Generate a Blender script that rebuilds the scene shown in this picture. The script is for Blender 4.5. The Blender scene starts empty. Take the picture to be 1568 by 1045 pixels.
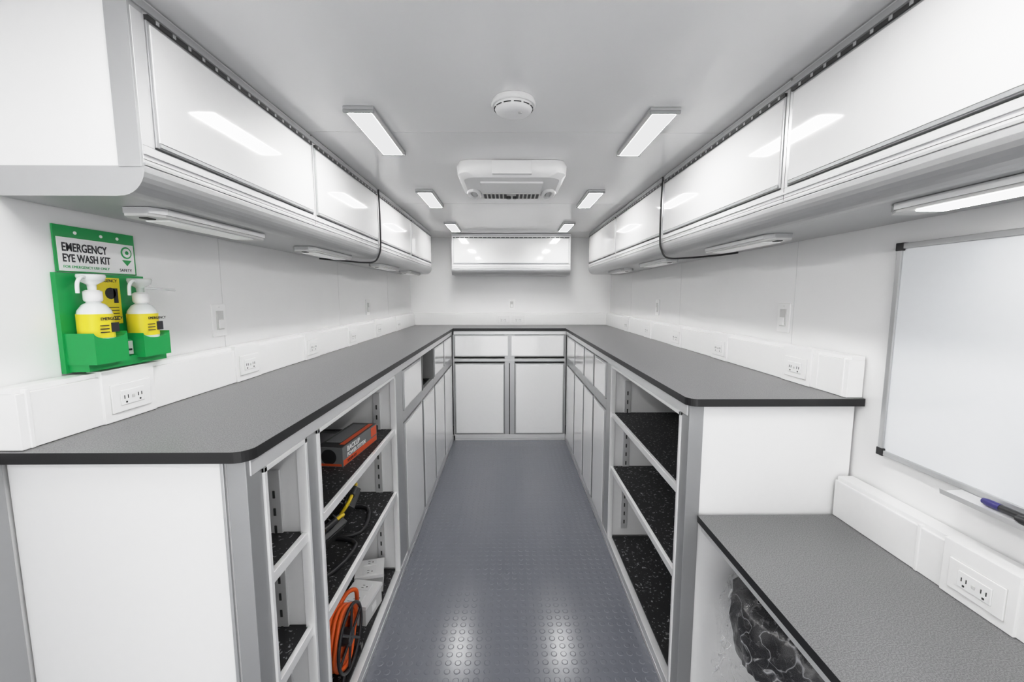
import bpy, math, random
from mathutils import Vector, Matrix, noise
random.seed(4)
scene=bpy.context.scene
vs_=scene.view_settings
vs_.view_transform='Standard'
vs_.look='None'
vs_.exposure=0.0
# soft highlight shoulder
vs_.use_curve_mapping=True
cm=vs_.curve_mapping
cm.white_level=(2.5,2.5,2.5)
cv=cm.curves[3]
pts=[(.04,.108),(.12,.345),(.2,.575),(.32,.80),(.5,.93),]
cv.points[0].location=(0,0); cv.points[-1].location=(1,1)
for p_ in pts: cv.points.new(*p_)
cm.update()

# ------------------------------------------------------------ materials
def nodes(name):
    m=bpy.data.materials.new(name); m.use_nodes=True
    nt=m.node_tree; return m,nt,nt.nodes['Principled BSDF']
def mat(name,col,rough=.5,metal=0,coat=0,bump=0,bscale=50,spec=.5,var=0,trans=0,alpha=1):
    m,nt,p=nodes(name)
    p.inputs['Base Color'].default_value=(*col,1)
    p.inputs['Roughness'].default_value=rough
    p.inputs['Metallic'].default_value=metal
    p.inputs['Specular IOR Level'].default_value=spec
    if coat: 
        p.inputs['Coat Weight'].default_value=coat; p.inputs['Coat Roughness'].default_value=.04
    if trans: p.inputs['Transmission Weight'].default_value=trans
    if alpha<1: p.inputs['Alpha'].default_value=alpha
    tc=nt.nodes.new('ShaderNodeTexCoord')
    n=nt.nodes.new('ShaderNodeTexNoise'); n.inputs['Scale'].default_value=bscale; n.inputs['Detail'].default_value=3
    nt.links.new(tc.outputs['Object'],n.inputs['Vector'])
    if bump:
        b=nt.nodes.new('ShaderNodeBump'); b.inputs['Strength'].default_value=bump; b.inputs['Distance'].default_value=.01
        nt.links.new(n.outputs['Fac'],b.inputs['Height']); nt.links.new(b.outputs['Normal'],p.inputs['Normal'])
    r=nt.nodes.new('ShaderNodeValToRGB')
    v=var if var else .015
    r.color_ramp.elements[0].color=(*[c*(1-v) for c in col],1); r.color_ramp.elements[1].color=(*[min(1,c*(1+v)) for c in col],1)
    nt.links.new(n.outputs['Fac'],r.inputs['Fac']); nt.links.new(r.outputs['Color'],p.inputs['Base Color'])
    return m
def speckle(name,base,fleck,scale,lo,hi,rough,bump=0):
    m,nt,p=nodes(name)
    tc=nt.nodes.new('ShaderNodeTexCoord'); n=nt.nodes.new('ShaderNodeTexNoise')
    n.inputs['Scale'].default_value=scale; n.inputs['Detail'].default_value=2
    r=nt.nodes.new('ShaderNodeValToRGB')
    r.color_ramp.elements[0].position=lo; r.color_ramp.elements[1].position=hi
    r.color_ramp.elements[0].color=(*base,1); r.color_ramp.elements[1].color=(*fleck,1)
    nt.links.new(tc.outputs['Object'],n.inputs['Vector']); nt.links.new(n.outputs['Fac'],r.inputs['Fac'])
    nt.links.new(r.outputs['Color'],p.inputs['Base Color']); p.inputs['Roughness'].default_value=rough
    return m
def emis(name,col,st):
    m,nt,p=nodes(name)
    p.inputs['Base Color'].default_value=(.9,.9,.9,1)
    p.inputs['Emission Color'].default_value=(*col,1); p.inputs['Emission Strength'].default_value=st
    return m
WALL=mat('wall_panel_white',(.88,.878,.878),.26,bump=.03,bscale=6)
CEIL=mat('ceiling_panel_gloss',(.905,.903,.903),.14,bump=.03,bscale=4)
SEAM=mat('seam_grey',(.66,.66,.66),.5)
PANEL=mat('panel_white',(.90,.90,.90),.3)
GLOSS=mat('door_gloss_white',(.84,.838,.838),.08,coat=.8)
GLOSSL=mat('door_base_white',(.91,.91,.91),.14,coat=.4)
ALU=mat('aluminium',(.50,.505,.51),.34,metal=.55)
ALUD=mat('aluminium_post',(.38,.385,.39),.40,metal=.4)
ALUL=mat('aluminium_light',(.70,.70,.705),.30,metal=.35)
RIM=mat('shelf_rim_white',(.80,.80,.80),.32,metal=.1)
INT=mat('cabinet_interior',(.80,.80,.80),.45)
BLACK=mat('black_edge',(.012,.012,.013),.45)
DARK=mat('dark_slot',(.03,.03,.03),.6)
HINGE=mat('hinge_dark',(.05,.05,.05),.4,metal=.5)
GAP=mat('door_gap_grey',(.20,.20,.20),.5)
PLAS=mat('white_plastic',(.89,.888,.885),.32)
PLASG=mat('grey_white_plastic',(.62,.62,.61),.4)
TOP=speckle('laminate_grey',(.130,.130,.134),(.225,.225,.229),380,.4,.6,.34)
LINER=speckle('speckled_liner',(.010,.010,.011),(.35,.35,.36),95,.62,.70,.6)
FLOORM=mat('rubber_coin_floor',(.135,.142,.165),.19,bump=.03,bscale=60,spec=.6)
GREEN=mat('green_plastic',(.010,.33,.08),.3)
YEL=mat('yellow_label',(.85,.70,.03),.4)
YELT=mat('yellow_tool',(.85,.60,.02),.35)
WHT=mat('sign_white',(.88,.88,.88),.3)
INK=mat('ink_black',(.02,.02,.025),.5)
BOTT=mat('bottle_white',(.82,.85,.84),.25)
CLEARP=mat('clear_tube',(.85,.86,.86),.15,alpha=.55)
ORANGE=mat('orange_hose',(.85,.13,.015),.4)
ORANGEB=mat('orange_print',(.70,.10,.03),.45)
BOXG=mat('carton_grey',(.16,.165,.17),.5)
BLKP=mat('black_plastic',(.018,.018,.02),.35)
FAB=mat('black_vinyl',(.008,.008,.010),.25,bump=.7,bscale=12)
BOARD=mat('whiteboard_surface',(.80,.82,.845),.12,coat=.5)
BLUE=mat('marker_blue',(.03,.025,.16),.35)
CHROME=mat('steel',(.5,.5,.5),.2,metal=1)
LAMP=emis('led_panel_lit',(1,.992,.98),42)
LAMPU=emis('led_under_lit',(1,.99,.97),14)
LAMPD=emis('led_under_dim',(1,.99,.97),.08)
# crinkled clear film: mostly see-through, opaque-ish along the creases
WRAP,nt,p=nodes('plastic_wrap')
p.inputs['Base Color'].default_value=(.8,.8,.82,1); p.inputs['Roughness'].default_value=.08; p.inputs['Specular IOR Level'].default_value=1
tc=nt.nodes.new('ShaderNodeTexCoord'); acc=None
for sc,pk in ((11,.50),(26,.16)):
    vo=nt.nodes.new('ShaderNodeTexNoise'); vo.inputs['Scale'].default_value=sc; vo.inputs['Detail'].default_value=2; vo.inputs['Distortion'].default_value=.6
    nt.links.new(tc.outputs['Object'],vo.inputs['Vector'])
    r=nt.nodes.new('ShaderNodeValToRGB'); e=r.color_ramp.elements
    e[0].position=.48; e[0].color=(.03,.03,.03,1); e[1].position=.5; e[1].color=(pk,pk,pk,1)
    k=e.new(.52); k.color=(.03,.03,.03,1)
    nt.links.new(vo.outputs['Fac'],r.inputs['Fac'])
    if acc is None: acc=r.outputs['Color']
    else:
        a=nt.nodes.new('ShaderNodeMath'); a.operation='MAXIMUM'; nt.links.new(acc,a.inputs[0]); nt.links.new(r.outputs['Color'],a.inputs[1]); acc=a.outputs[0]
nt.links.new(acc,p.inputs['Alpha'])
bm_=nt.nodes.new('ShaderNodeBump'); bm_.inputs['Strength'].default_value=.8; bm_.inputs['Distance'].default_value=.01
nt.links.new(acc,bm_.inputs['Height']); nt.links.new(bm_.outputs['Normal'],p.inputs['Normal'])

# ------------------------------------------------------------ builder
class B:
    def __init__(s,name,bevel=0):
        s.name=name; s.v=[]; s.f=[]; s.m=[]; s.sm=[]; s.mats=[]; s.M=Matrix(); s.bevel=bevel; s.map=None
    def mi(s,m):
        if m not in s.mats: s.mats.append(m)
        return s.mats.index(m)
    def add(s,vs,fs,m,smooth=False):
        o=len(s.v); s.v+= [s.M@Vector(v) for v in vs]; k=s.mi(m)
        for f in fs:
            s.f.append([o+i for i in f]); s.m.append(k); s.sm.append(smooth)
    def box(s,x0,x1,y0,y1,z0,z1,m):
        x0,x1=sorted((x0,x1)); y0,y1=sorted((y0,y1)); z0,z1=sorted((z0,z1))
        vs=[(x0,y0,z0),(x1,y0,z0),(x1,y1,z0),(x0,y1,z0),(x0,y0,z1),(x1,y0,z1),(x1,y1,z1),(x0,y1,z1)]
        s.add(vs,[(0,3,2,1),(4,5,6,7),(0,1,5,4),(1,2,6,5),(2,3,7,6),(3,0,4,7)],m)
    def bx(s,s0,s1,d0,d1,z0,z1,m):
        a=s.map(s0,d0); b=s.map(s1,d1); s.box(a[0],b[0],a[1],b[1],z0,z1,m)
    def prism(s,poly,a,b,axis,m,side=None,smooth=False):
        def P(p,t):
            return {'z':(p[0],p[1],t),'y':(p[0],t,p[1]),'x':(t,p[0],p[1])}[axis]
        n=len(poly); vs=[P(p,a) for p in poly]+[P(p,b) for p in poly]
        ar=sum(poly[i][0]*poly[(i+1)%n][1]-poly[(i+1)%n][0]*poly[i][1] for i in range(n))
        flip=(ar<0)!=(axis=='y')
        if b<a: flip=not flip
        bot=list(range(n))[::-1]; top=list(range(n,2*n)); sd=[(i,(i+1)%n,n+(i+1)%n,n+i) for i in range(n)]
        if flip: bot=bot[::-1]; top=top[::-1]; sd=[q[::-1] for q in sd]
        s.add(vs,[bot,top],m)
        s.add(vs,sd,side or m,smooth)
    def lathe(s,c,prof,m,n=28,axis='z',smooth=True,sx=1,sy=1):
        vs=[];fs=[]
        for r,h in prof:
            for i in range(n):
                a=2*math.pi*i/n; x=r*math.cos(a)*sx; y=r*math.sin(a)*sy
                p={'z':(x,y,h),'x':(h,x,y),'y':(y,h,x)}[axis]
                vs.append((c[0]+p[0],c[1]+p[1],c[2]+p[2]))
        for j in range(len(prof)-1):
            for i in range(n):
                a=j*n+i;b_=j*n+(i+1)%n
                fs.append((a,b_,b_+n,a+n))
        s.add(vs,fs,m,smooth)
        s.add(vs,[list(range(n))[::-1],list(range((len(prof)-1)*n,len(prof)*n))],m)
    def cyl(s,c,r,h,m,axis='z',n=24): s.lathe(c,[(r,0),(r,h)],m,n,axis)
    def tube(s,pts,r,m,n=8,closed=False):
        pts=[Vector(p) for p in pts]; N=len(pts); vs=[];fs=[]
        up=None
        for i,p in enumerate(pts):
            a=pts[i-1] if (i or closed) else pts[0]; b=pts[(i+1)%N] if (i<N-1 or closed) else pts[-1]
            t=(b-a).normalized()
            if up is None:
                up=Vector((0,0,1)) if abs(t.z)<.9 else Vector((1,0,0))
            u=(up-t*up.dot(t)).normalized(); w=t.cross(u); up=u
            for k in range(n):
                an=2*math.pi*k/n; vs.append(p+u*r*math.cos(an)+w*r*math.sin(an))
        for i in range(N if closed else N-1):
            for k in range(n):
                a=i*n+k;b=i*n+(k+1)%n;c=((i+1)%N)*n
                fs.append((a,b,c+(k+1)%n,c+k))
        s.add(vs,fs,m,True)
        if not closed: s.add(vs,[list(range(n))[::-1],list(range((N-1)*n,N*n))],m)
    def text(s,txt,size,mtx,m,ext=.0004,align='LEFT',bold=0,sx=1):
        c=bpy.data.curves.new('t','FONT'); c.body=txt; c.size=size; c.extrude=ext; c.align_x=align; c.offset=bold; c.resolution_u=3
        o=bpy.data.objects.new('t',c); scene.collection.objects.link(o)
        dg=bpy.context.evaluated_depsgraph_get(); me=bpy.data.meshes.new_from_object(o.evaluated_get(dg))
        s.add([mtx@Vector((v.co.x*sx,v.co.y,v.co.z)) for v in me.vertices],[list(p.vertices) for p in me.polygons],m)
        bpy.data.objects.remove(o); bpy.data.meshes.remove(me); bpy.data.curves.remove(c)
    def done(s,origin=None):
        vs=s.v
        lo=Vector([min(v[i] for v in vs) for i in range(3)]); hi=Vector([max(v[i] for v in vs) for i in range(3)])
        o=Vector(origin) if origin else Vector(((lo.x+hi.x)/2,(lo.y+hi.y)/2,lo.z))
        me=bpy.data.meshes.new(s.name); me.from_pydata([v-o for v in vs],[],s.f)
        for m in s.mats: me.materials.append(m)
        for p,k,sm in zip(me.polygons,s.m,s.sm): p.material_index=k; p.use_smooth=sm
        me.update(); me.validate()
        ob=bpy.data.objects.new(s.name,me); ob.location=o; scene.collection.objects.link(ob)
        if s.bevel:
            bm=ob.modifiers.new('bevel','BEVEL'); bm.width=s.bevel; bm.segments=2; bm.limit_method='ANGLE'; bm.angle_limit=math.radians(50)
        return ob
def leftwall_mtx(x,y,z): # text reads toward +Y, up Z, normal +X
    return Matrix(((0,0,1,x),(1,0,0,y),(0,1,0,z),(0,0,0,1)))

WL,WR,YW,YF,CZ=-1.055,1.112,4.55,-1.6,2.06
# ------------------------------------------------------------ shell
b=B('wall_left'); b.box(WL-.05,WL,YF,YW+.05,0,CZ,WALL)
for y in (.5,1.56,2.63,3.7): b.box(WL,WL+.0008,y-.001,y+.001,0,CZ,SEAM)
b.done()
b=B('wall_right'); b.box(WR,WR+.05,YF,YW+.05,0,CZ,WALL)
for y in (.55,1.62,2.7,3.78): b.box(WR-.0008,WR,y-.001,y+.001,0,CZ,SEAM)
b.done()
b=B('wall_back'); b.box(WL,WR,YW,YW+.05,0,CZ,WALL); b.done()
# rear wall of the trailer with an unseen opening, added to let in fill light
DX0,DX1,DZ=-.62,.68,1.96
b=B('wall_front'); b.box(WL,DX0,YF-.05,YF,0,CZ,WALL); b.box(DX1,WR,YF-.05,YF,0,CZ,WALL); b.box(DX0,DX1,YF-.05,YF,DZ,CZ,WALL); b.done()
b=B('trim_2',.002); b.box(DX0-.04,DX0,YF-.055,YF+.01,0,DZ+.03,ALU); b.box(DX1,DX1+.04,YF-.055,YF+.01,0,DZ+.03,ALU); b.box(DX0,DX1,YF-.055,YF+.01,DZ,DZ+.03,ALU); b.done()  # frame around the added opening
b=B('ceiling'); b.box(WL-.05,WR+.05,YF-.05,YW+.05,CZ,CZ+.05,CEIL)
for y in (.43,1.65,2.88,4.1): b.box(WL,WR,y-.001,y+.001,CZ-.0008,CZ,SEAM)
b.done()
b=B('floor'); b.box(WL-.05,WR+.05,YF-.05,YW+.05,-.05,0,FLOORM)
pitch=.0385; nseg=12
for i in range(int(1.9/pitch)):
    x=-.7+i*pitch
    for j in range(int(4.5/pitch)):
        y=-.3+j*pitch
        if y>4.07 or (x<-.56 and y>.84) or (x>.6 and y>1.2): continue
        vs=[];r=(.0125,.0114,.0100); h=(0,.0009,.0013)
        for rr,hh in zip(r,h):
            for k in range(nseg):
                a=2*math.pi*k/nseg; vs.append((x+rr*math.cos(a),y+rr*math.sin(a),hh))
        fs=[(q*nseg+k,q*nseg+(k+1)%nseg,(q+1)*nseg+(k+1)%nseg,(q+1)*nseg+k) for q in range(2) for k in range(nseg)]
        b.add(vs,fs,FLOORM,True); b.add(vs,[list(range(2*nseg,3*nseg))],FLOORM)
b.done(origin=(0,0,0))
b=B('trim_1',.002); b.box(WL,WL+.012,.55,.838,0,1.12,ALUD); b.box(WL,WL+.02,.60,.63,0,1.12,ALU); b.done()

# ------------------------------------------------------------ base cabinets
ZB,ZT=.062,1.067
def door(b,s0,s1,z0,z1):
    w=.010
    b.bx(s0,s1,-.008,.004,z0,z1,ALU)
    b.bx(s0+w,s1-w,-.0095,-.006,z0+w,z1-w,GLOSSL)
def standard(b,s,d,z0,z1,face):
    b.bx(s-.008,s,d,d+.035,z0,z1,ALUL)
    z=z0+.03
    while z<z1-.04:
        b.bx(s-.0095,s-.007,d+.014,d+.021,z,z+.022,DARK); z+=.05
def base_run(name,mp,s0,s1,D,posts,bays,endpanel=True,backpair=False):
    b=B(name,.0015); b.map=mp
    b.bx(s0+.004,s1,.0,D,.045,.06,INT)
    b.bx(s0+.01,s1,.03,.05,0.001,.045,DARK)
    b.bx(s0+.01,s1,D-.01,D,.06,1.102,INT)
    b.bx(s0+.012,s1,-.004,.024,.0,ZB,ALUL)
    b.bx(s0+.012,s1,-.006,.0,.018,.024,ALU)
    b.bx(s0+.012,s1,-.004,.024,ZT,1.103,ALUL)
    if endpanel: b.bx(s0+.006,s0+.02,.04,D,0,1.104,PANEL)
    for p0,p1 in posts:
        b.bx(p0,p1,0,.03,ZB,ZT,ALU)
    for sa,sb,kind,shelves in bays:
        if kind=='open':
            for q0,q1 in ((sa,sa+.012),(sb-.012,sb)):
                b.bx(q0,q1,-.006,.02,ZB,ZT,RIM)
            b.bx(sa,sb,-.006,.02,ZT-.012,ZT,RIM)
            b.bx(sa-.012,sa+.001,.02,D-.01,.075,1.10,INT); b.bx(sb-.001,sb+.012,.02,D-.01,.075,1.10,INT)
            b.bx(sa+.001,sb-.001,.024,D-.012,.06,.068,LINER)
            for z in shelves:
                b.bx(sa+.002,sb-.002,.012,D-.012,z-.02,z-.005,INT)
                b.bx(sa+.002,sb-.002,.018,D-.012,z-.005,z,LINER)
                b.bx(sa+.002,sb-.002,.0,.014,z-.024,z+.003,RIM)
            for d in (.07,D-.12):
                standard(b,sb-.002,d,.12,.98,0)
        else:
            zm0,zm1=.785,.845
            if not backpair: b.bx(sa,sb,0,.024,zm0,zm1,ALU)
            if kind=='dd':
                if backpair:
                    if sa<-.2: door(b,sa+.004,.008,zm1+.005,ZT-.005)
                    else: door(b,.024,sb-.004,zm1+.005,ZT-.005)
                else:
                    door(b,sa+.004,sb-.004,zm1+.005,ZT-.005)
                b.bx(sa,sb,.006,.02,zm1,ZT,GAP)
            else:
                b.bx(sa+.001,sb-.001,.03,D-.02,zm1-.03,zm1-.02,LINER)
                b.bx(sa+.012,sb-.012,.3,.31,zm1,ZT,GAP)
                for q0,q1 in ((sa,sa+.012),(sb-.012,sb)): b.bx(q0,q1,-.006,.3,zm1,ZT,GAP)
            door(b,sa+.004,sb-.004,ZB+.006,zm0-.005)
            b.bx(sa,sb,.006,.02,ZB,zm0,GAP)
    return b
L=lambda s,d:(-.55-d,s)
b=base_run('base_cabinet',L,.845,4.07,.50,
  [(1.10,1.165),(1.99,2.14),(2.585,2.62),(3.02,3.05),(3.485,3.515),(3.98,4.07)],
  [(.90,1.10,'open',(.80,.52)),(1.165,1.99,'open',(.80,.48)),(2.14,2.585,'dd',()),(2.62,3.02,'od',()),(3.05,3.485,'dd',()),(3.515,3.98,'dd',())])
b.bx(.845,.90,-.001,.04,0,1.104,ALUD); b.bx(.84,.846,.043,.05,0,1.104,ALU)
b.done()
R=lambda s,d:(.575+d,s)
b=base_run('base_cabinet',R,1.285,4.07,.53,
  [(2.27,2.39),(2.705,2.735),(3.06,3.09),(3.49,3.52),(3.98,4.07)],
  [(1.34,2.27,'open',(.80,.49)),(2.39,2.705,'dd',()),(2.735,3.06,'dd',()),(3.09,3.49,'dd',()),(3.52,3.98,'dd',())])
b.bx(1.285,1.34,-.001,.045,0,1.104,ALUD)
b.done()
K=lambda s,d:(s,4.075+d)
b=base_run('base_cabinet',K,-.545,.57,.46,
  [(-.545,-.53),(-.035,.065),(.555,.57)],
  [(-.53,-.035,'dd',()),(.065,.555,'dd',())],False,True)
b.bx(.010,.018,-.006,.0,ZB,.785,DARK)
b.bx(-.53,.555,-.006,.02,.80,.83,ALU)
b.done()

# countertop (U-shaped)
def arc(cx,cy,r,a0,a1,n=8): return [(cx+r*math.cos(math.radians(a0+(a1-a0)*i/n)),cy+r*math.sin(math.radians(a0+(a1-a0)*i/n))) for i in range(n+1)]
poly=[(WL+.002,.83)]+arc(-.57,.865,.035,-90,0)+[(-.535,4.05),(.56,4.05)]+arc(.595,1.295,.035,180,270)+[(WR-.002,1.26),(WR-.002,YW-.002),(WL+.002,YW-.002)]
b=B('countertop',.001); b.prism(poly,1.106,1.13,'z',TOP,BLACK); b.done()

# desk
b=B('desk',.001)
b.prism([(.612,-.1),(WR-.002,-.1),(WR-.002,1.278),(.612,1.278)],.72,.742,'z',TOP,BLACK)
b.box(.66,WR-.004,-.09,-.07,0,.72,PANEL); b.box(.625,.66,-.095,-.055,0,.72,ALUD)
b.box(WR-.03,WR-.004,-.07,1.27,.64,.72,ALUL); b.box(.625,.645,-.055,1.275,.69,.72,ALUL)
b.done()

# ------------------------------------------------------------ raceways
def outlet(b,s,zc,wide=.15,flip=False):
    b.bx(s-wide/2,s+wide/2,-.006,.03,zc-.066,zc+.067,PLAS)
    b.bx(s-.058,s+.058,-.0068,0,zc-.046,zc+.029,PLASG)  # grey outline colour stands in for the shadow groove around the plate
    b.bx(s-.0565,s+.0565,-.0095,0,zc-.0445,zc+.0275,PLAS)
    b.bx(s-.035,s+.035,-.0100,-.006,zc-.029,zc+.011,PLASG)
    b.bx(s-.034,s+.034,-.0115,-.006,zc-.028,zc+.010,WHT)
    for o in (-.02,.02):
        for k in (-.005,.005): b.bx(s+o+k-.0012,s+o+k+.0012,-.0125,-.009,zc-.013,zc-.003,DARK)
        b.bx(s+o-.0025,s+o+.0025,-.0125,-.009,zc-.024,zc-.019,DARK)
    b.bx(s-.004,s+.004,-.0128,-.009,zc-.014,zc-.006,PLASG)
def raceway(name,mp,s0,s1,z0,outs,seams=(),D=.05):
    b=B(name,.002); b.map=mp
    b.bx(s0,s1,0,D,z0,z0+.118,PLAS); b.bx(s0,s1,.008,D,z0+.118,z0+.13,PLAS)
    for q in seams: b.bx(q-.004,q+.004,-.003,.02,z0,z0+.125,PLAS)
    for s in outs: outlet(b,s,z0+.066)
    return b
raceway('power_raceway',lambda s,d:(WL+.055-d,s),.84,YW-.06,1.131,(1.09,1.595,2.12,2.68,3.22,3.8),(.86,)).done()
raceway('power_raceway',lambda s,d:(WR-.055+d,s),1.27,YW-.06,1.131,(1.50,2.06,2.6,3.14,3.7),(1.29,1.4)).done()
raceway('power_raceway',lambda s,d:(s,YW-.055+d),WL+.002,WR-.002,1.131,(-.05,.11),()).done()
raceway('power_raceway',lambda s,d:(WR-.06+d,s),-.09,1.278,.743,(.86,.3),(1.0,),D=.055).done()

# ------------------------------------------------------------ upper cabinets
def upper(name,mp,seams,D,ext_mod=(),near=True):
    b=B(name,.0015); b.map=mp; s0,s1=seams[0],seams[-1]
    b.bx(s0,s1,.012,D,1.71,2.055,PANEL)
    b.bx(s0,s1,0,.02,2.022,2.056,ALUL)
    b.bx(s0,s1,-.006,.0,2.032,2.048,ALU)
    b.bx(s0,s1,-.003,.02,1.712,1.757,ALUL)
    b.bx(s0,s1,-.007,.0,1.716,1.722,ALU); b.bx(s0,s1,-.007,0,1.738,1.744,ALUL)
    b.bx(s0,s1,-.0038,0,1.728,1.7295,GAP); b.bx(s0,s1,-.0038,0,1.7115,1.7135,GAP)
    if near:
        b.bx(s0-.006,s0+.03,-.002,.045,1.712,2.056,ALU)
        b.bx(s0-.003,s0+.02,.045,D,2.035,2.056,ALU)
    prof=[(.0,1.714)]+[(.055-.055*math.cos(math.radians(a)),1.712-.058*math.sin(math.radians(a))) for a in range(0,91,10)]+[(D,1.654),(D,1.714)]
    n=len(prof); vs=[]
    for s_ in (s0-.004,s1+.002):
        for d,z in prof:
            x,y=mp(s_,d-.006 if d<.05 else d); vs.append((x,y,z))
    b.add(vs,[(i,(i+1)%n,n+(i+1)%n,n+i) for i in range(n)],ALU,False)
    b.add(vs,[list(range(n)),list(range(n,2*n))],ALU)
    for i,(a,c) in enumerate(zip(seams[:-1],seams[1:])):
        st=.014
        a2=a+(.032 if (near and i==0) else st); c2=c-st
        b.bx(a,a2,-.003,.02,1.757,2.022,ALUL); b.bx(c2,c,-.003,.02,1.757,2.022,ALUL)
        if i: b.bx(a-.0015,a+.0015,-.0035,.01,1.715,2.056,GAP)
        b.bx(a2+.001,c2-.001,-.006,.006,1.761,2.016,ALU)
        b.bx(a2+.008,c2-.008,-.0085,-.004,1.773,2.008,GLOSS)
        b.bx(a2+.008,c2-.008,-.010,-.005,1.763,1.771,ALUD)
        b.bx(a2,c2,-.011,-.002,2.014,2.024,HINGE)
        q=a2+.02
        while q<c2-.02:
            b.bx(q,q+.008,-.0125,-.010,2.015,2.023,ALU); q+=.045
    return b
b=upper('wall_cabinet',lambda s,d:(-.75-d,s),[.90,1.67,2.468],.301); b.done()
b=upper('wall_cabinet',lambda s,d:(-.75-d,s),[2.478,3.275,4.13],.301,near=False); b.done()
b=upper('wall_cabinet',lambda s,d:(.80+d,s),[.28,1.24,2.197],.308); b.done()
b=upper('wall_cabinet',lambda s,d:(.80+d,s),[2.207,3.14,4.17],.308,near=False); b.done()
b=upper('wall_cabinet',lambda s,d:(s,4.24+d),[-.56,.625],.306,near=False); b.done()

# ------------------------------------------------------------ lights
def ceil_light(x,y0,y1):
    b=B('ceiling_light',.0015); w=.050
    b.box(x-w,x+w,y0,y1,CZ-.010,CZ-.0005,ALU)
    b.prism([(x-w,CZ-.010),(x+w,CZ-.010),(x+w-.008,CZ-.018),(x-w+.008,CZ-.018)],y0+.004,y1-.004,'y',PLASG)
    b.box(x-w+.012,x+w-.012,y0+.014,y1-.014,CZ-.0205,CZ-.0175,LAMP)
    b.box(x-w,x+w,y0,y0+.010,CZ-.020,CZ-.010,ALUD); b.box(x-w,x+w,y1-.010,y1,CZ-.020,CZ-.010,ALUD)
    b.done()
for x in (-.485,.515):
    for y in (-.70,.37,1.43,2.5,3.57): ceil_light(x,y,y+.43)
def under_light(x,y0,y1,m):
    b=B('under_cabinet_light',.002); w=.05; z=1.653
    pl=[(x-w,y0+.03),(x-w+.02,y0),(x+w-.02,y0),(x+w,y0+.03),(x+w,y1-.03),(x+w-.02,y1),(x-w+.02,y1),(x-w,y1-.03)]
    b.prism(pl,z-.014,z,'z',ALU)
    b.prism([(x+(p[0]-x)*.9,p[1]) for p in pl],z-.02,z-.014,'z',PLASG)
    b.box(x-.03,x+.03,y0+.06,y1-.06,z-.023,z-.0195,m)
    b.box(x-.01,x+.01,y0+.018,y0+.045,z-.0225,z-.0195,DARK)
    b.done()
for y0,y1 in ((1.0,1.46),(1.78,2.24),(2.75,3.2),(3.5,3.95)): under_light(-.86,y0,y1,LAMPD)
under_light(.91,.5,.98,LAMPU)
for y0,y1 in ((1.40,1.88),(2.35,2.8),(3.2,3.65)): under_light(.91,y0,y1,LAMPD)

# ------------------------------------------------------------ smoke detector, AC
b=B('smoke_detector'); c=(.018,1.39,CZ)
b.lathe(c,[(.066,-.001),(.070,-.012),(.070,-.016),(.066,-.019)][::-1],PLAS,40)
b.lathe(c,[(.0,-.045),(.030,-.044),(.048,-.040),(.056,-.034),(.060,-.026),(.060,-.019)],PLAS,40)
for i in range(12):
    a=2*math.pi*i/12; a2=a+.38
    b.tube([(c[0]+.0605*math.cos(t),c[1]+.0605*math.sin(t),CZ-.027) for t in (a,a+.12,a+.25,a2)],.0016,DARK,6)
b.cyl((c[0]+.02,c[1]-.02,CZ-.0465),.006,.003,PLASG)
b.done()
b=B('air_conditioner',.004); cx,cy=.018,2.19
def rr(hw,hl,r,z,n=6):
    out=[]
    for sx,sy,a0 in ((1,1,0),(-1,1,90),(-1,-1,180),(1,-1,270)):
        for i in range(n+1):
            a=math.radians(a0+90*i/n); out.append((cx+sx*(hw-r)+r*math.cos(a),cy+sy*(hl-r)+r*math.sin(a),z))
    return out
rings=[rr(.245,.225,.05,CZ-.001),rr(.255,.23,.055,CZ-.02),rr(.252,.225,.06,CZ-.055),rr(.225,.20,.06,CZ-.072)]
n=len(rings[0]); vs=sum(rings,[])
b.add(vs,[(j*n+i,(j+1)*n+i,(j+1)*n+(i+1)%n,j*n+(i+1)%n) for j in range(3) for i in range(n)],PLAS,True)
b.add(vs,[list(range(3*n,4*n))[::-1]],PLAS)
b.box(cx-.09,cx+.09,cy-.235,cy-.19,CZ-.064,CZ-.006,PLAS)
b.box(cx-.15,cx+.15,cy-.13,cy+.19,CZ-.080,CZ-.069,PLAS)
b.box(cx-.15,cx+.15,cy+.06,cy+.18,CZ-.084,CZ-.076,PLASG)
for i in range(14):
    x=cx-.138+i*.0212
    if i in(6,7): continue
    b.box(x-.007,x+.007,cy+.07,cy+.165,CZ-.0855,CZ-.082,DARK)
b.cyl((cx-.014,cy+.12,CZ-.096),.012,.013,HINGE); b.cyl((cx+.018,cy+.12,CZ-.096),.010,.013,HINGE)
for sx in (-1,1):
    b.tube([(cx+sx*(.195+.028*math.cos(t)),cy+.10+.085*math.sin(t),CZ-.075) for t in [math.pi*2*k/16 for k in range(16)]],.011,PLAS,8,True)
    b.box(cx+sx*.195-.012,cx+sx*.195+.012,cy+.04,cy+.16,CZ-.076,CZ-.06,ALU)
b.done()

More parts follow.
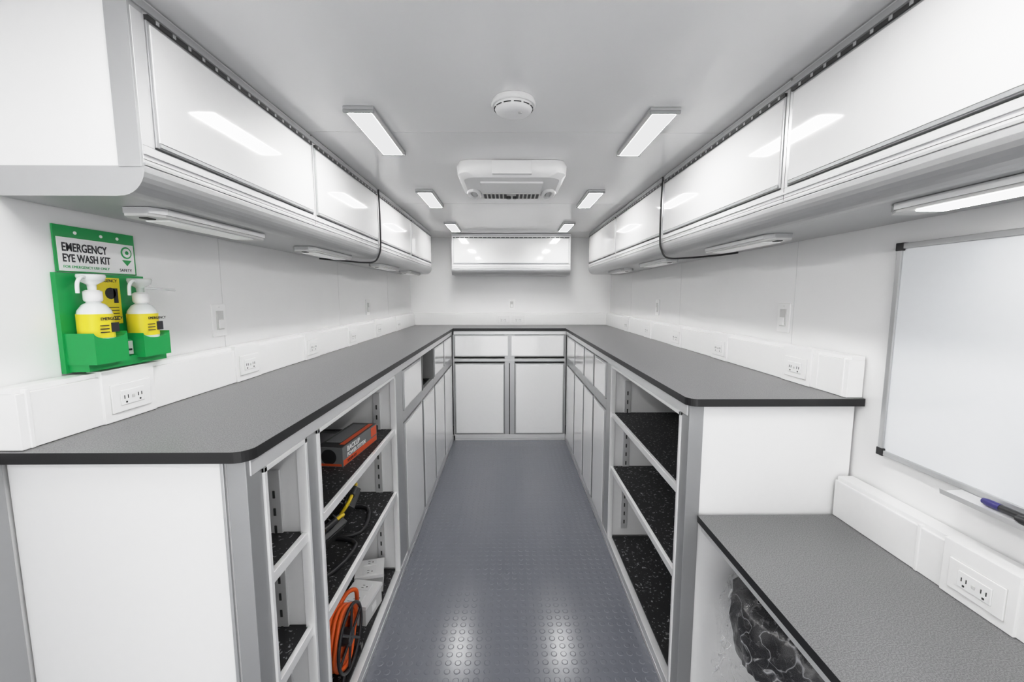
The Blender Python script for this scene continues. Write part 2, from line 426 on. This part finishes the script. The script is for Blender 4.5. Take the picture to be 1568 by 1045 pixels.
# ------------------------------------------------------------ cables
def smoothp(pts,k=6):
    P=[Vector(p) for p in pts]; out=[]
    for i in range(len(P)-1):
        p0=P[max(0,i-1)];p1=P[i];p2=P[i+1];p3=P[min(len(P)-1,i+2)]
        for j in range(k):
            t=j/k
            out.append(.5*((2*p1)+(-p0+p2)*t+(2*p0-5*p1+4*p2-p3)*t*t+(-p0+3*p1-3*p2+p3)*t**3))
    out.append(P[-1]); return out
b=B('electric_cable'); b.tube(smoothp([(-.740,2.473,2.05),(-.736,2.473,1.9),(-.737,2.473,1.74),(-.745,2.473,1.69),(-.77,2.46,1.645),(-.82,2.42,1.635),(-.90,2.34,1.638),(-1.0,2.26,1.644)]),.0045,BLACK); b.done()
b=B('electric_cable'); b.tube(smoothp([(.790,2.202,2.05),(.786,2.202,1.9),(.787,2.202,1.74),(.795,2.202,1.69),(.82,2.19,1.645),(.88,2.12,1.635),(.99,2.0,1.638),(1.05,1.93,1.644)]),.0045,BLACK); b.done()

# ------------------------------------------------------------ wall devices
def wallplate(mp,s,z):
    b=B('wall_switch',.002); b.map=mp
    b.bx(s-.036,s+.036,-.006,0,z-.058,z+.058,PLAS); b.bx(s-.017,s+.017,-.010,-.005,z-.034,z+.034,PLASG)
    b.bx(s-.012,s+.012,-.014,-.009,z-.030,z+.002,PLAS)
    b.bx(s-.002,s+.002,-.007,-.005,z+.045,z+.049,PLASG); b.done()
ml=lambda s,d:(WL-d,s); mr=lambda s,d:(WR+d,s); mb=lambda s,d:(s,YW+d)
wallplate(ml,1.53,1.36); wallplate(ml,3.15,1.36); wallplate(mr,1.67,1.36); wallplate(mr,3.1,1.36); wallplate(mb,.04,1.35)

# ------------------------------------------------------------ whiteboard
b=B('whiteboard',.0015); x=WR-.002
b.box(x-.012,x-.001,.25,1.18,.995,1.583,BOARD)
for y0,y1,z0,z1 in ((.25,1.18,.985,1.0),(.25,1.18,1.578,1.593),(1.17,1.185,.985,1.593),(.245,.26,.985,1.593)):
    b.box(x-.018,x-.001,y0,y1,z0,z1,ALU)
for y in (.245,1.165):
    for z in (.983,1.573): b.box(x-.020,x-.001,y,y+.022,z,z+.022,BLACK)
b.prism([(x-.018,.985),(x-.07,.982),(x-.075,.99),(x-.072,.976),(x-.018,.975)],.45,.95,'y',ALUL)
b.done()
def marker(xo,y,body,cap):
    b=B('whiteboard_marker'); b.lathe((x-xo,y,.9925),[(.0065,0),(.0075,.008),(.0075,.075),(.005,.08)],body,16,'y'); b.lathe((x-xo,y+.074,.9925),[(.008,0),(.008,.026),(.006,.034)],cap,16,'y'); b.done()
marker(.045,.775,BLKP,BLUE); marker(.060,.70,WHT,BLKP)

# ------------------------------------------------------------ eye wash station
b=B('eye_wash_station',.001); x=WL
y0,y1=.995,1.205
b.box(x+.001,x+.005,y0,y1,1.505,1.615,GREEN)
b.box(x+.005,x+.0062,y0+.005,y1-.005,1.508,1.587,WHT)
b.text('EMERGENCY',.028,leftwall_mtx(x+.0064,y0+.014,1.555),INK,bold=.0006,sx=.70)
b.text('EYE WASH KIT',.026,leftwall_mtx(x+.0064,y0+.014,1.530),INK,bold=.0006,sx=.70)
b.text('FOR EMERGENCY USE ONLY',.009,leftwall_mtx(x+.0064,y0+.014,1.515),GREEN)
b.lathe((x+.0062,y1-.028,1.565),[(.016,0),(.016,.0008)],GREEN,20,'x'); b.lathe((x+.0070,y1-.028,1.565),[(.012,0),(.012,.0008)],WHT,20,'x'); b.lathe((x+.0078,y1-.028,1.565),[(.005,0),(.005,.0008)],GREEN,16,'x')
b.prism([(y1-.042,1.545),(y1-.014,1.545),(y1-.028,1.53)],x+.0062,x+.0070,'x',GREEN)
b.text('SAFETY',.011,leftwall_mtx(x+.0064,y1-.052,1.514),INK)
for y in (y0+.05,y1-.05,y0+.115): b.lathe((x+.005,y,1.60),[(.004,0),(.004,.001)],WHT,12,'x')
b.box(x+.001,x+.012,y0-.012,y1+.012,1.265,1.503,GREEN)
ya,yb=1.03,1.163
for yc,zt in ((ya,1.36),(yb,1.35)):
    pr=[(yc-.043,1.285)]+[(yc+.043*math.cos(math.radians(a)),zt-.015*math.sin(math.radians(-a))) for a in range(180,361,20)]+[(yc+.043,1.285)]
    b.prism(pr,x+.012,x+.082,'x',GREEN)
b.box(x+.012,x+.06,y0-.005,y1+.01,1.268,1.292,GREEN)
b.box(x+.012,x+.05,1.075,1.118,1.285,1.335,GREEN)
b.box(x+.05,x+.054,1.076,1.117,1.295,1.33,PLASG); b.box(x+.054,x+.055,1.08,1.113,1.305,1.31,INK)
b.box(x+.012,x+.0135,1.065,1.140,1.375,1.495,YEL)
b.text('EMERGENCY',.011,leftwall_mtx(x+.0138,1.070,1.484),INK)
b.lathe((x+.0135,1.112,1.455),[(.015,0),(.015,.0008)],INK,16,'x'); b.box(x+.0135,x+.0143,1.12,1.132,1.43,1.468,INK)
for k in range(5): b.box(x+.0135,x+.0141,1.08,1.132,1.385+k*.008,1.387+k*.008,INK)
for yc,zb in ((ya,1.335),(yb,1.33)):
    c=(x+.047,yc,zb)
    b.lathe(c,[(.030,0),(.033,.006),(.033,.068),(.031,.078),(.022,.092),(.014,.097),(.014,.103)],BOTT,28)
    b.lathe(c,[(.0338,.012),(.0338,.070)],YEL,28)
    b.text('EMERGENCY',.010,Matrix.Translation((c[0]+.0342,yc-.022,zb+.055))@leftwall_mtx(0,0,0),INK)
    b.box(c[0]+.031,c[0]+.0345,yc+.004,yc+.024,zb+.025,zb+.048,INK)
    for k in range(3): b.box(c[0]+.031,c[0]+.0345,yc-.022,yc-.002,zb+.025+k*.008,zb+.027+k*.008,INK)
    b.lathe(c,[(.016,.100),(.018,.104),(.018,.124),(.012,.128)],PLAS,20)
    b.lathe(c,[(.008,.126),(.009,.14),(.024,.150),(.027,.160),(.026,.165),(.018,.158)],BOTT if yc<1.1 else CLEARP,20)
    b.tube(smoothp([(c[0],yc,zb+.15),(c[0]+.01,yc-.03,zb+.158),(c[0]+.012,yc-.045,zb+.145),(c[0]+.01,yc-.045,zb+.12)]),.004,BOTT)
b.tube([(x+.06,1.165,1.47),(x+.065,1.26,1.465)],.003,CLEARP)
b.done()

# ------------------------------------------------------------ shelf items
def M_(x,y,z,rz=0,rx=0,ry=0): return Matrix.Translation((x,y,z))@Matrix.Rotation(math.radians(rz),4,'Z')@Matrix.Rotation(math.radians(rx),4,'X')@Matrix.Rotation(math.radians(ry),4,'Y')
b=B('product_carton',.002); b.M=M_(-.665,1.69,.8005,-6)
b.box(-.055,.055,-.155,.155,0,.075,BOXG); b.box(.055,.0555,-.15,.15,.002,.024,ORANGEB); b.box(.055,.0556,.095,.15,.03,.07,ORANGEB)
b.box(-.05,.05,-.15,.15,.075,.0756,BLKP); b.box(-.04,.02,-.10,.13,.0756,.0762,BOXG); b.box(.025,.045,-.12,.14,.0756,.0762,ORANGEB)
b.lathe((0,-.1555,.038),[(.03,0),(.03,.001)],BLKP,24,'y'); b.box(-.05,.05,-.156,-.155,.003,.012,ORANGEB)
b.text('BACKUP',.028,leftwall_mtx(.0562,-.12,.050),WHT,bold=.0006); b.text('POWER SYSTEM',.022,leftwall_mtx(.0562,-.12,.028),WHT,bold=.0005); b.text('SYSTEM 12V',.014,leftwall_mtx(.0562,-.12,.008),INK)
b.done()
b=B('product_carton',.002); b.M=M_(-.82,1.62,.8005,-14)
b.box(-.08,.08,-.19,.19,0,.05,BLKP); b.box(.08,.0806,-.18,.18,.004,.016,ORANGEB); b.box(-.07,.07,.02,.16,.05,.0506,BOXG)
b.text('BATTERY',.03,leftwall_mtx(.0808,-.1,.02),WHT); b.done()
def worklight(x,y,z,rz):
    b=B('work_light',.002); b.M=M_(x,y,z,rz)
    b.tube(smoothp([(-.07,-.10,.008),(.07,-.10,.008),(.07,.10,.008),(-.07,.10,.008),(-.07,-.10,.008)],4),.008,BLKP)
    b.M=M_(x,y,z,rz)@M_(0,0,.075,0,0,35)
    b.box(-.025,.02,-.085,.085,-.055,.055,BLKP); b.box(.02,.024,-.078,.078,-.048,.048,HINGE)
    for k in range(6): b.box(-.04,-.025,-.08+k*.03,-.072+k*.03,-.045,.045,BLKP)
    b.tube(smoothp([(-.01,-.095,-.05),(-.01,-.095,.04),(-.01,-.07,.065),(-.01,.07,.065),(-.01,.095,.04),(-.01,.095,-.05)]),.007,YELT)
    b.tube([(-.01,-.035,.068),(-.01,.035,.068)],.012,BLKP)
    b.done()
worklight(-.69,1.70,.4805,10); worklight(-.68,1.45,.4805,-12)
def obox(x,y,z,rz,w=.075):
    b=B('surface_outlet_box',.003); b.M=M_(x,y,z,rz)
    b.box(-.06,.06,-w,w,0,.075,PLASG); b.box(-.064,.064,-w-.004,w+.004,.075,.09,PLAS)
    for o in (-.035,.035):
        b.box(-.03,.03,o-.02,o+.02,.09,.093,WHT)
        for k in (-.008,.008): b.box(-.01,.0,o+k-.0015,o+k+.0015,.093,.0935,DARK)
        b.lathe((.012,o,.093),[(.003,0),(.003,.0006)],DARK,10)
    b.box(.06,.061,-.02,.02,.02,.05,PLAS); b.done()
obox(-.645,1.70,.0685,-8); obox(-.66,1.87,.0685,14,.06)
b=B('extension_cord_reel'); cxx,cyy,czz=-.618,1.42,.069+.128
for (r,xo) in ((.100,0),(.102,.018),(.101,-.018),(.087,.01),(.088,-.01),(.072,.014),(.072,-.012)):
    b.tube([(cxx+xo+.004*math.sin(3*t),cyy+r*math.cos(t),czz+r*math.sin(t)) for t in [2*math.pi*k/40 for k in range(40)]],.008,ORANGE,8,True)
for xo in (-.040,.036):
    b.tube([(cxx+xo,cyy+.110*math.cos(t),czz+.110*math.sin(t)) for t in [2*math.pi*k/40 for k in range(40)]],.006,BLKP,8,True)
    for k in range(3):
        t=math.pi*k/3+.3; b.tube([(cxx+xo,cyy-.11*math.cos(t),czz-.11*math.sin(t)),(cxx+xo,cyy+.11*math.cos(t),czz+.11*math.sin(t))],.005,BLKP)
b.lathe((cxx-.045,cyy,czz),[(.03,0),(.03,.085)],BLKP,20,'x')
for s_ in (-.09,.09):
    b.box(cxx-.045,cxx+.042,cyy+s_-.012,cyy+s_+.012,.0685,.088,BLKP)
    for xo in (-.04,.036): b.tube([(cxx+xo,cyy+s_,.085),(cxx+xo,cyy+s_*.8,czz-.09)],.006,BLKP)
b.tube(smoothp([(cxx-.02,cyy+.05,czz+.09),(cxx,cyy+.08,czz+.115),(cxx+.02,cyy+.11,czz+.10),(cxx+.01,cyy+.14,czz+.01)]),.008,ORANGE)
b.done()

# ------------------------------------------------------------ stool in plastic wrap under desk
b=B('wrapped_stool'); c=(.845,1.06)
n=96; prof=[(.02,.40),(.15,.40),(.19,.42),(.208,.47),(.215,.52),(.212,.56),(.195,.585),(.16,.602),(.09,.612),(.02,.614)]
vs=[]
for j,(r,z) in enumerate(prof):
    for k in range(n):
        a=2*math.pi*k/n
        d=-abs(noise.noise(Vector((math.cos(a)*4,math.sin(a)*4,z*10))))*.035*(1 if r>.1 else .3)
        vs.append((c[0]+(r+d)*math.cos(a),c[1]+(r+d)*math.sin(a),z))
b.add(vs,[(j*n+k,j*n+(k+1)%n,(j+1)*n+(k+1)%n,(j+1)*n+k) for j in range(len(prof)-1) for k in range(n)],FAB,True)
b.add(vs,[list(range(n))[::-1],list(range((len(prof)-1)*n,len(prof)*n))],FAB)
b.cyl((c[0],c[1],.12),.025,.29,CHROME)
for k in range(5):
    a=2*math.pi*k/5+.2; p=Vector((math.cos(a),math.sin(a),0))
    b.tube([Vector((c[0],c[1],.12)),Vector((c[0],c[1],.09))+p*.14],.016,BLKP)
    e=Vector((c[0],c[1],.025))+p*.165
    b.tube([Vector((c[0],c[1],.09))+p*.14,e+Vector((0,0,.02))],.012,BLKP)
    b.lathe((e.x-.012,e.y,.025),[(.024,0),(.024,.024)],BLKP,16,'x')
n=120
prof=[(.03,.630),(.12,.628),(.17,.620),(.200,.600),(.216,.570),(.221,.54),(.222,.51),(.220,.48),(.218,.45),(.212,.42),(.208,.39),(.21,.36),(.215,.33),(.22,.30)]
vs=[]
for j,(r,z) in enumerate(prof):
    for k in range(n):
        a=2*math.pi*k/n
        d=abs(noise.noise(Vector((math.cos(a)*4.2,math.sin(a)*4.2,z*12))))*.026*(1+max(0,j-6)*.25)+noise.noise(Vector((math.cos(a)*15,math.sin(a)*15,z*34)))*.006
        rr_=min(r+d,.216 if math.sin(a)>.6 else .3)
        vs.append((c[0]+rr_*math.cos(a),c[1]+rr_*math.sin(a),z+d*.4))
b.add(vs,[(j*n+k,(j+1)*n+k,(j+1)*n+(k+1)%n,j*n+(k+1)%n) for j in range(len(prof)-1) for k in range(n)],WRAP,False)
b.done()

# ------------------------------------------------------------ world, camera
w=bpy.data.worlds.new('world'); w.use_nodes=True; scene.world=w
w.node_tree.nodes['Background'].inputs[0].default_value=(1,1,1,1); w.node_tree.nodes['Background'].inputs[1].default_value=3.0  # bright white world fills the room through the added opening
la=bpy.data.lights.new('fill_opening_portal','AREA'); la.shape='RECTANGLE'; la.size=DX1-DX0; la.size_y=DZ  # portal across the opening added for fill light
try: la.cycles.is_portal=True
except Exception: la.energy=0
lo_=bpy.data.objects.new('fill_opening_portal',la); lo_.location=((DX0+DX1)/2,YF-.04,DZ/2); lo_.rotation_euler=(math.radians(90),0,0); scene.collection.objects.link(lo_)
cam=bpy.data.cameras.new('camera'); co=bpy.data.objects.new('camera',cam); scene.collection.objects.link(co)
cam.lens=36*640/1568; cam.sensor_width=36; cam.clip_start=.02
co.location=(0,0,1.45); co.rotation_euler=(math.radians(90-6.25),0,math.radians(-.54))
scene.camera=co
